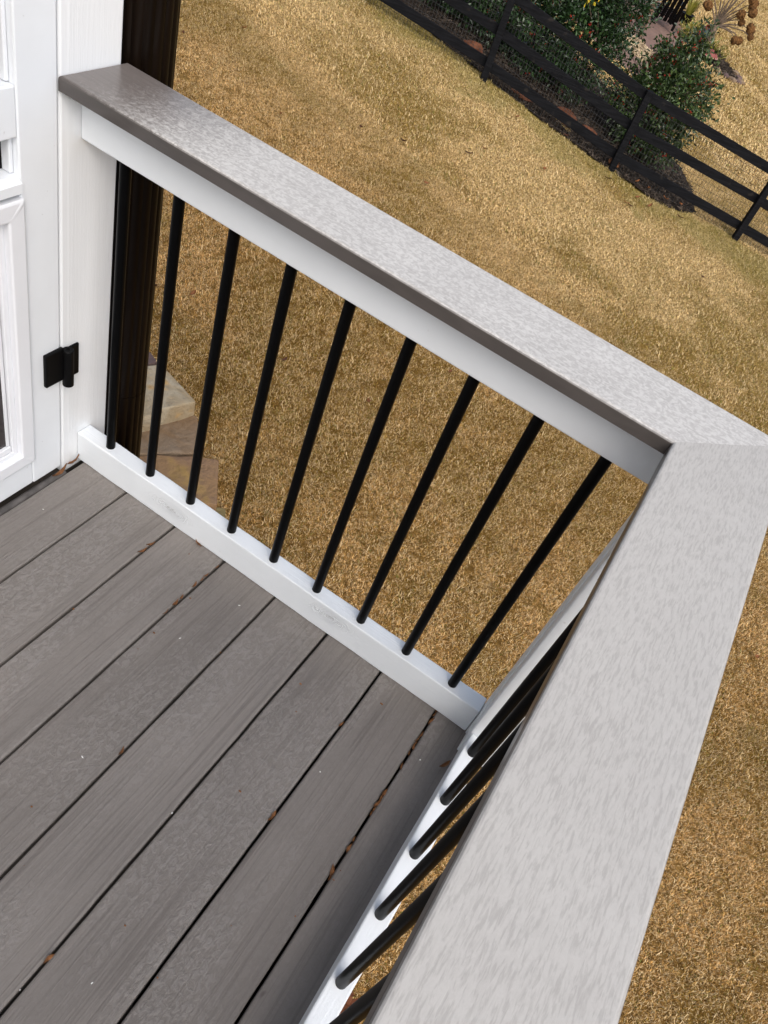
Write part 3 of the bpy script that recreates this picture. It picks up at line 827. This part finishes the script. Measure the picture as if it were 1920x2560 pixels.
# mulch chips and leaf litter in the bed
def chips(name, poly, n, size, mat, label, seed, clear=None):
    rs = np.random.default_rng(seed); xs = [p[0] for p in poly]; ys = [p[1] for p in poly]
    x = rs.uniform(min(xs), max(xs), n * 3); y = rs.uniform(min(ys), max(ys), n * 3)
    k = inpoly(x, y, poly); x, y = x[k][:n], y[k][:n]; m = len(x)
    z = zt(x, y) + .03 + rs.uniform(0, .03, m)
    c = np.stack([x, y, z], -1)
    a = rs.uniform(0, 6.283, m); ax = np.stack([np.cos(a), np.sin(a), rs.normal(0, .25, m)], -1); sdv = np.stack([-np.sin(a), np.cos(a), rs.normal(0, .3, m)], -1)
    ln = size * rs.uniform(.5, 1.5, m)[:, None]; wd = size * .22 * rs.uniform(.6, 1.6, m)[:, None]; up = np.array([0, 0, 1.]) * size * .12
    v = np.stack([c - ax * ln - sdv * wd, c + ax * ln - sdv * wd * .7, c + ax * ln + sdv * wd, c - ax * ln + sdv * wd * .8,
                  c - ax * ln * .9 - sdv * wd + up, c + ax * ln - sdv * wd * .6 + up, c + ax * ln * .9 + sdv * wd + up, c - ax * ln + sdv * wd * .7 + up], 1).reshape(-1, 3)
    q = np.array([(4, 5, 6, 7), (0, 1, 5, 4), (1, 2, 6, 5), (2, 3, 7, 6), (3, 0, 4, 7)])
    f = (np.arange(m)[:, None, None] * 8 + q[None]).reshape(-1, 4)
    return tag(pyd(name, v, f, mat), label, 'mulch', kind='stuff')
chips('bark_mulch', BED, 16000, .035, M['chip'], 'dark bark chips and twigs covering the bed along the fence', 5)
chips('far_bark_mulch', BED2, 900, .05, M['chip'], 'dark bark chips in the neighbouring garden bed', 6)
tag(chips('pine_straw', [(1.2, -.6), (1.55, -.6), (1.5, .05), (1.42, .33), (1.2, .36)], 2600, .075, M['straw'], 'x', 8), 'reddish pine straw on the ground below the long railing', 'pine straw', kind='stuff')
st_o = bpy.data.objects['pine_straw']

def rock(name, c, r, mat, seed, parent=None, flat=.6):
    bm = bmesh.new(); bmesh.ops.create_icosphere(bm, subdivisions=2, radius=1)
    for v in bm.verts:
        k = 1 + .28 * mnoise.noise(v.co * 1.3 + Vector((seed * 7.1, 0, 0)))
        v.co = Vector((c[0] + v.co.x * r[0] * k, c[1] + v.co.y * r[1] * k, c[2] + v.co.z * r[2] * k))
    return fin(name, bm, mat, parent)
for (x, y, r, lab) in ((-3.98, 12.13, (.20, .12, .13), 'rust brown rock in the mulch left of the fence post with the pale foot'),
                       (-2.32, 12.68, (.24, .14, .15), 'large rust brown rock in the mulch below the tall berried holly'),
                       (-1.92, 12.95, (.22, .13, .09), 'low rust brown rock in the mulch beside the large rust rock'),
                       (-2.95, 12.05, (.24, .10, .06), 'flat rust brown rock lying under the lowest fence board')):
    tag(rock('garden_rock', (x, y, float(zt(x, y)) + .03), r, M['rust'], x), lab, 'rock', 'rust brown rocks in the mulch bed')

# ------------------------------------------------------------------ neighbouring garden
# arbour post with beam
x, y = -3.56, 21.55; z = float(zt(x, y))
ab = empty('garden_arbour', (x, y, z), 'brown wooden arbour post and beam at the brick patio', 'arbour')
box('arbour_post', x - .05, x + .05, y - .05, y + .05, z - .1, z + 2.2, M['wood'], ab, .006)
box('arbour_post', x - 1.55, x - 1.45, y - .05, y + .05, float(zt(x - 1.5, y)) - .1, z + 2.2, M['wood'], ab, .006)
box('beam', x - 1.8, x + .3, y - .07, y + .07, z + 2.201, z + 2.36, M['wood'], ab, .006)
# black slatted patio chair
cx, cy = -3.72, 24.25; cz = float(zt(cx, cy)) + .03
ch = empty('patio_chair', (cx, cy, cz), 'black slatted garden chair on the brick patio behind the arbour post', 'chair')
ang = Matrix.Translation((cx, cy, cz)) @ Matrix.Rotation(math.radians(200), 4, 'Z')
def cpart(name, boxes):
    bm = bmesh.new()
    for b in boxes: bm_box(bm, *b[:6], .006, 1)
    bmesh.ops.transform(bm, matrix=ang, verts=bm.verts); return fin(name, bm, M['ironblk'], ch)
for sx in (-.30, .30):
    cpart('leg', [(sx - .035, sx + .035, -.42, -.36, 0, .55)]); cpart('leg', [(sx - .035, sx + .035, .28, .34, 0, .42)])
    cpart('armrest', [(sx - .06, sx + .06, -.46, .40, .552, .58)])
for k in range(5): cpart('seat_slat', [(-.27, .27, -.36 + k * .13, -.25 + k * .13, .34 - k * .025, .365 - k * .025)])
for k in range(5):
    bm = bmesh.new(); xk = -.25 + k * .125
    bm_box(bm, xk - .052, xk + .052, -.012, .012, .15, .98 - .05 * abs(k - 2), .02, 1)
    bmesh.ops.transform(bm, matrix=ang @ Matrix.Translation((0, .26, 0)) @ Matrix.Rotation(math.radians(-22), 4, 'X'), verts=bm.verts)
    fin('back_slat', bm, M['ironblk'], ch)
# pebbles
tag(chips('pebbles', [(-3.9, 19.6), (-2.85, 19.5), (-2.75, 20.3), (-3.1, 21.0), (-3.9, 21.0)], 700, .06, M['pebble'], 'pale tan pebbles piled along the patio edge', 12), cat='pebbles')
# hydrangea standard with dried heads
hx, hy = -2.63, 26.15; hz = float(zt(hx, hy))
ht = empty('hydrangea_tree', (hx, hy, hz), 'bare small tree with dried brown flower heads on the neighbouring lawn', 'tree')
bm = bmesh.new(); fork = Vector((hx - .02, hy, hz + .46))
bm_tube(bm, [(hx, hy, hz - .05), (hx + .02, hy, hz + .2), fork, fork + Vector((0, 0, .08))], [.105, .09, .095, .06], 10)
fin('trunk', bm, M['barkg'], ht, True)
rs = random.Random(3)
ends = [(-3.05, 26.1, -2.40), (-2.85, 26.4, -2.0), (-2.6, 26.0, -1.9), (-2.4, 26.3, -1.85), (-2.15, 26.1, -2.25), (-2.05, 26.2, -2.42), (-1.72, 26.15, -2.48), (-1.62, 26.0, -2.60),
        (-2.0, 26.4, -1.95), (-2.3, 25.9, -1.7), (-2.7, 26.5, -1.7), (-3.2, 26.2, -2.1), (-2.5, 26.2, -1.55), (-1.85, 26.0, -2.78), (-1.95, 25.9, -2.80), (-2.1, 26.3, -1.75), (-3.0, 26.0, -1.8), (-1.9, 26.1, -2.1)]
for e in ends:
    e = Vector(e); bm = bmesh.new(); m1 = fork.lerp(e, .35) + Vector((rs.uniform(-.05, .05), rs.uniform(-.05, .05), .10)); m2 = fork.lerp(e, .75) + Vector((0, 0, .10))
    bm_tube(bm, [fork + Vector((rs.uniform(-.03, .03), 0, .03)), m1, m2, e], [.030, .021, .014, .008], 5)
    fin('branch', bm, M['barkg'], ht, True)
for k, e in enumerate([ends[i] for i in (0, 4, 5, 6, 7, 8, 13, 14, 11, 17, 15)] + [(-3.1, 26.0, -2.36), (-1.78, 26.1, -2.40), (-2.02, 26.2, -2.0), (-2.08, 26.1, -1.86)]):
    bm = bmesh.new(); bmesh.ops.create_icosphere(bm, subdivisions=3, radius=1); e = Vector(e); R_ = rs.uniform(.085, .125)
    for v in bm.verts:
        q = v.co.normalized(); v.co = e + q * R_ * (1 + .22 * mnoise.noise(q * 3 + Vector((k * 5.3, 0, 0))) + rs.uniform(-.13, .10))
    fin('flower_head', bm, M['dried'], ht)
# red-lidded brazier
bx_, by_ = -2.16, 24.35; bz = float(zt(bx_, by_))
br = empty('garden_brazier', (bx_, by_, bz), 'small black brazier with a sloped faded red lid beside the far mulch bed', 'brazier')
bm = bmesh.new(); bm_lathe(bm, [(.10, .0), (.17, .02), (.20, .12), (.195, .15)], (bx_, by_, bz), 20); fin('bowl', bm, M['ironblk'], br, True)
bm = bmesh.new(); bm_lathe(bm, [(.225, .151), (.235, .165), (.225, .178)], (bx_, by_, bz), 24); fin('rim', bm, M['pink'], br)
bm = bmesh.new(); bm_lathe(bm, [(.215, .179), (.12, .285), (.05, .305), (.01, .31)], (bx_, by_, bz), 20); fin('lid', bm, M['red'], br)
# potted spiky plant
px_, py_ = -3.52, 26.35; pz = float(zt(px_, py_))
pt = empty('potted_plant', (px_, py_, pz), 'black pot with a pale spiky grass plant at the patio edge', 'plant')
bm = bmesh.new(); bm_lathe(bm, [(.13, 0), (.19, .24), (.205, .25), (.205, .28), (.18, .28), (.17, .26)], (px_, py_, pz), 20); fin('pot', bm, M['ironblk'], pt)
bm = bmesh.new()
for k in range(60):
    a = rs.uniform(0, 6.283); t = rs.uniform(.08, .42); p0 = Vector((px_ + .08 * math.cos(a), py_ + .08 * math.sin(a), pz + .26))
    p1 = p0 + Vector((math.cos(a) * t * .4, math.sin(a) * t * .4, .30)); p2 = p0 + Vector((math.cos(a) * t, math.sin(a) * t, rs.uniform(.25, .55)))
    w = Vector((-math.sin(a), math.cos(a), 0)) * .010
    v = [bm.verts.new(q) for q in (p0 - w, p0 + w, p1 + w, p1 - w, p2)]; bm.faces.new(v[:4]); bm.faces.new((v[3], v[2], v[4]))
tag(fin('foliage', bm, M['ygreen'], pt, normals=False), kind='stuff')
# dark glazed pot behind the tree and yellow-green tussocks
tx, ty = -2.78, 25.55; tz = float(zt(tx, ty))
bm = bmesh.new(); bm_lathe(bm, [(.09, 0), (.16, .12), (.17, .28), (.13, .38), (.145, .42), (.12, .42), (.10, .40)], (tx, ty, tz), 20)
tag(fin('garden_urn', bm, M['teal'], None, True), 'dark blue grey glazed urn beside the bare hydrangea trunk', 'urn')
for (x, y, r, n, lab) in ((-3.02, 24.9, .28, 420, 'yellow green tussock at the patio edge beside the glazed urn'), (-2.22, 25.05, .24, 320, 'yellow green tussock behind the red lidded brazier')):
    z = float(zt(x, y)); root = empty('tussock', (x, y, z), lab, 'plant', 'yellow green tussocks')
    o, _s = leaves('foliage', [((x, y, z + r * .55), (r, r, r * .8))], n, .10, M['ygreen'], root, int(900 + r * 100), droop=1.2, aspect=.3, shell=.2); tag(o, kind='stuff')
# edging stones round the far bed
for k, (x, y) in enumerate(((-1.78, 24.12), (-1.55, 24.28), (-1.34, 24.46), (-1.21, 24.68), (-1.15, 24.92), (-1.28, 25.2), (-1.44, 25.45))):
    tag(rock('edging_stone', (x, y, float(zt(x, y)) + .035), (.13, .09, .07), M['stE' if k % 2 else 'stB'], k + 20), ('purplish' if k % 2 else 'brown') + ' rough stone edging the far mulch bed', 'stone', 'stones edging the far mulch bed')
# thin wire plant hoop on the patio
bm = bmesh.new(); hp = Vector((-2.05, 19.9, float(zt(-2.05, 19.9)) + .03))
bm_tube(bm, [hp + Vector((.30 * math.cos(t), .30 * math.sin(t), .62)) for t in np.linspace(0, 6.2832, 33)], .008, 5, False)
for t in (0.2, 2.3, 4.4): bm_tube(bm, [hp + Vector((.24 * math.cos(t), .24 * math.sin(t), 0)), hp + Vector((.30 * math.cos(t), .30 * math.sin(t), .62))], .008, 5)
tag(fin('plant_hoop', bm, M['wire']), 'thin dark wire plant hoop on the patio behind the rounded holly', 'plant support')

# ------------------------------------------------------------------ leaves lying about
def leaf_mesh(L_, Wd, curl, seed):
    rs = random.Random(seed); v = []; f = []; n = 5
    for i in range(n):
        t = i / (n - 1); w = Wd * math.sin(math.pi * min(.97, max(.06, t))) * rs.uniform(.85, 1.15)
        zc_ = curl * L_ * (4 * (t - .5) ** 2)
        for s in (-1, 0, 1): v.append(((t - .5) * L_, s * w / 2, zc_ + abs(s) * Wd * .22))
    for i in range(n - 1):
        for s in range(2): k = i * 3 + s; f.append((k, k + 1, k + 4, k + 3))
    me = bpy.data.meshes.new('leaf'); me.from_pydata(v, [], f); return me
LM = [leaf_mesh(.075, .035, .15, i) for i in range(4)]
for i, me in enumerate(LM): me.materials.append(M['fleaf'] if i % 2 else M['fleafd'])
def ter_at(px, py):
    d = _r * ((px - 960) / 1980.6) + _d * ((py - 1280) / 1980.6) + _f; s = 1.0
    for _ in range(400):
        p = CAM_P + d * s
        if p.z < float(zt(p.x, p.y)): break
        s += .04 if s < 12 else .1
    return CAM_P + d * s
LP = [(456, 96), (608, 84), (385, 728), (480, 750), (709, 912), (917, 1020), (1005, 365), (1208, 380), (1168, 395), (1355, 432), (1408, 350), (1120, 942), (1515, 455), (1562, 516), (1572, 523), (1620, 522), (1693, 553), (1590, 500),
      (1840, 1500), (1880, 1650), (900, 330), (700, 300), (1750, 700), (1290, 300), (1000, 10), (1060, 470)]
for k, (a, b) in enumerate(LP):
    p = ter_at(a, b); o = bpy.data.objects.new('fallen_leaf', LM[k % 4]); COL.objects.link(o)
    o.location = (p.x, p.y, float(zt(p.x, p.y)) + .045); o.rotation_euler = (random.uniform(-.4, .4), random.uniform(-.4, .4), random.uniform(0, 6.28))
    s = random.uniform(.8, 1.25) * (1 if p.y < 8 else 1.25); o.scale = (s, s, s)
    tag(o, ('rusty orange fallen leaf' if k % 2 else 'dark brown fallen leaf') + (' on the lawn near the fence' if p.y > 8 else ' on the lawn below the deck'), 'leaf', 'fallen leaves on the lawn')
# orange leaves on the mulch
for k, (x, y) in enumerate(((-1.28, 12.42), (-1.15, 12.50), (-.55, 12.62), (-.25, 12.72), (-4.1, 11.75), (-.75, 12.52), (-.02, 12.95))):
    o = bpy.data.objects.new('orange_leaf', LM[1]); COL.objects.link(o); o.location = (x, y, float(zt(x, y)) + .085)
    o.rotation_euler = (random.uniform(-.4, .4), random.uniform(-.4, .4), random.uniform(0, 6.28)); o.scale = (1.7,) * 3
    tag(o, 'orange brown leaf lying on the dark mulch', 'leaf', 'orange leaves on the mulch bed')
# scraps stuck in the gaps between the deck boards
SM = [leaf_mesh(.022, .007, .25, 20 + i) for i in range(3)]
for me in SM: me.materials.append(M['scrap'])
def scrap(loc, rz, s, lab='curled brown leaf scrap lodged in a gap between deck boards', grp='leaf scraps in the deck gaps', name='leaf_scrap', k=0):
    o = bpy.data.objects.new(name, SM[k % 3]); COL.objects.link(o); o.location = loc
    o.rotation_euler = (random.uniform(-.5, .5), random.uniform(-.35, .35), rz); o.scale = (s, s * random.uniform(.6, 1.1), s); return tag(o, lab, 'leaf scrap', grp)
def on_deck(px, py): return ray_at(px, py, 0.0)
GP = [.1508 + i * .1448 for i in range(7)]
ORD = 'first second third fourth fifth sixth seventh'.split()
SP = [(376, 1364), (355, 1378), (540, 1418), (514, 1440), (505, 1450), (490, 1468), (455, 1498), (438, 1512), (415, 1532), (1087, 1776), (1080, 1786), (1066, 1800), (1050, 1838), (1044, 1850), (1036, 1860), (1030, 1870), (1020, 1885), (998, 1918),
      (957, 1985), (950, 1992), (938, 2012), (932, 2024), (925, 2034), (882, 2102), (868, 2122), (851, 1812), (677, 2050), (685, 2040), (830, 2180), (820, 2196), (120, 2392), (300, 1880)]
for k, (a, b) in enumerate(SP):
    p = on_deck(a, b); gxx = min(GP, key=lambda g: abs(g - p.x))
    scrap((gxx + random.uniform(-.0015, .0015), p.y, .0015), math.pi / 2 + random.uniform(-.35, .35), random.uniform(.55, 1.15), 'curled brown leaf scrap in the %s deck gap counted from the door' % ORD[GP.index(gxx)], k=k)
p = on_deck(180, 1162); scrap((p.x, p.y, .004), .9, 2.3, 'larger brown leaf piece at the foot of the porch post', 'leaf pieces by the door', k=0).rotation_euler[1] = -.5
p = on_deck(150, 1184); scrap((p.x + .002, p.y, .003), 1.65, 2.1, 'brown leaf strip lying along the door threshold', 'leaf pieces by the door', k=1)
p = on_deck(1110, 1915); scrap((p.x, p.y, .003), 1.1, 1.3, 'single brown seed lying on the last deck board by the long railing', 'single bits on the deck', k=2)
p = on_deck(492, 1358); scrap((p.x, p.y, .004), -.6, 1.5, 'dark brown leaf sliver against the knotty bottom rail', 'single bits on the deck', k=1)
# grit and white paint flecks
bm = bmesh.new(); rs = random.Random(31)
for (a, b) in ((553, 2590), (228, 2700), (50, 2475), (430, 2033), (230, 2458), (800, 1930), (1050, 1900), (450, 1596), (108, 1274), (206, 1893), (598, 1514)):
    p = on_deck(a, b); bmesh.ops.create_icosphere(bm, subdivisions=1, radius=.0012 * rs.uniform(.6, 1.4), matrix=Matrix.Translation((p.x, p.y, .0010)) @ Matrix.Rotation(rs.uniform(0, 3), 4, 'Z') @ Matrix.Diagonal((rs.uniform(1, 3), 1, .6, 1)))
tag(fin('paint_flecks', bm, M['chipw'], None), 'tiny white paint flecks scattered on the deck boards', 'paint flecks', kind='stuff')
bm = bmesh.new()
for _ in range(55):
    p = Vector((rs.uniform(.03, 1.09), rs.uniform(-1.2, .03), .0012)); r_ = .0012 * rs.uniform(.5, 1.6)
    bmesh.ops.create_icosphere(bm, subdivisions=1, radius=r_, matrix=Matrix.Translation(p) @ Matrix.Diagonal((rs.uniform(.8, 2.4), 1, .8, 1)))
tag(fin('grit', bm, M['scrap'], None), 'dark specks of grit and seed on the deck boards', 'grit', kind='stuff')
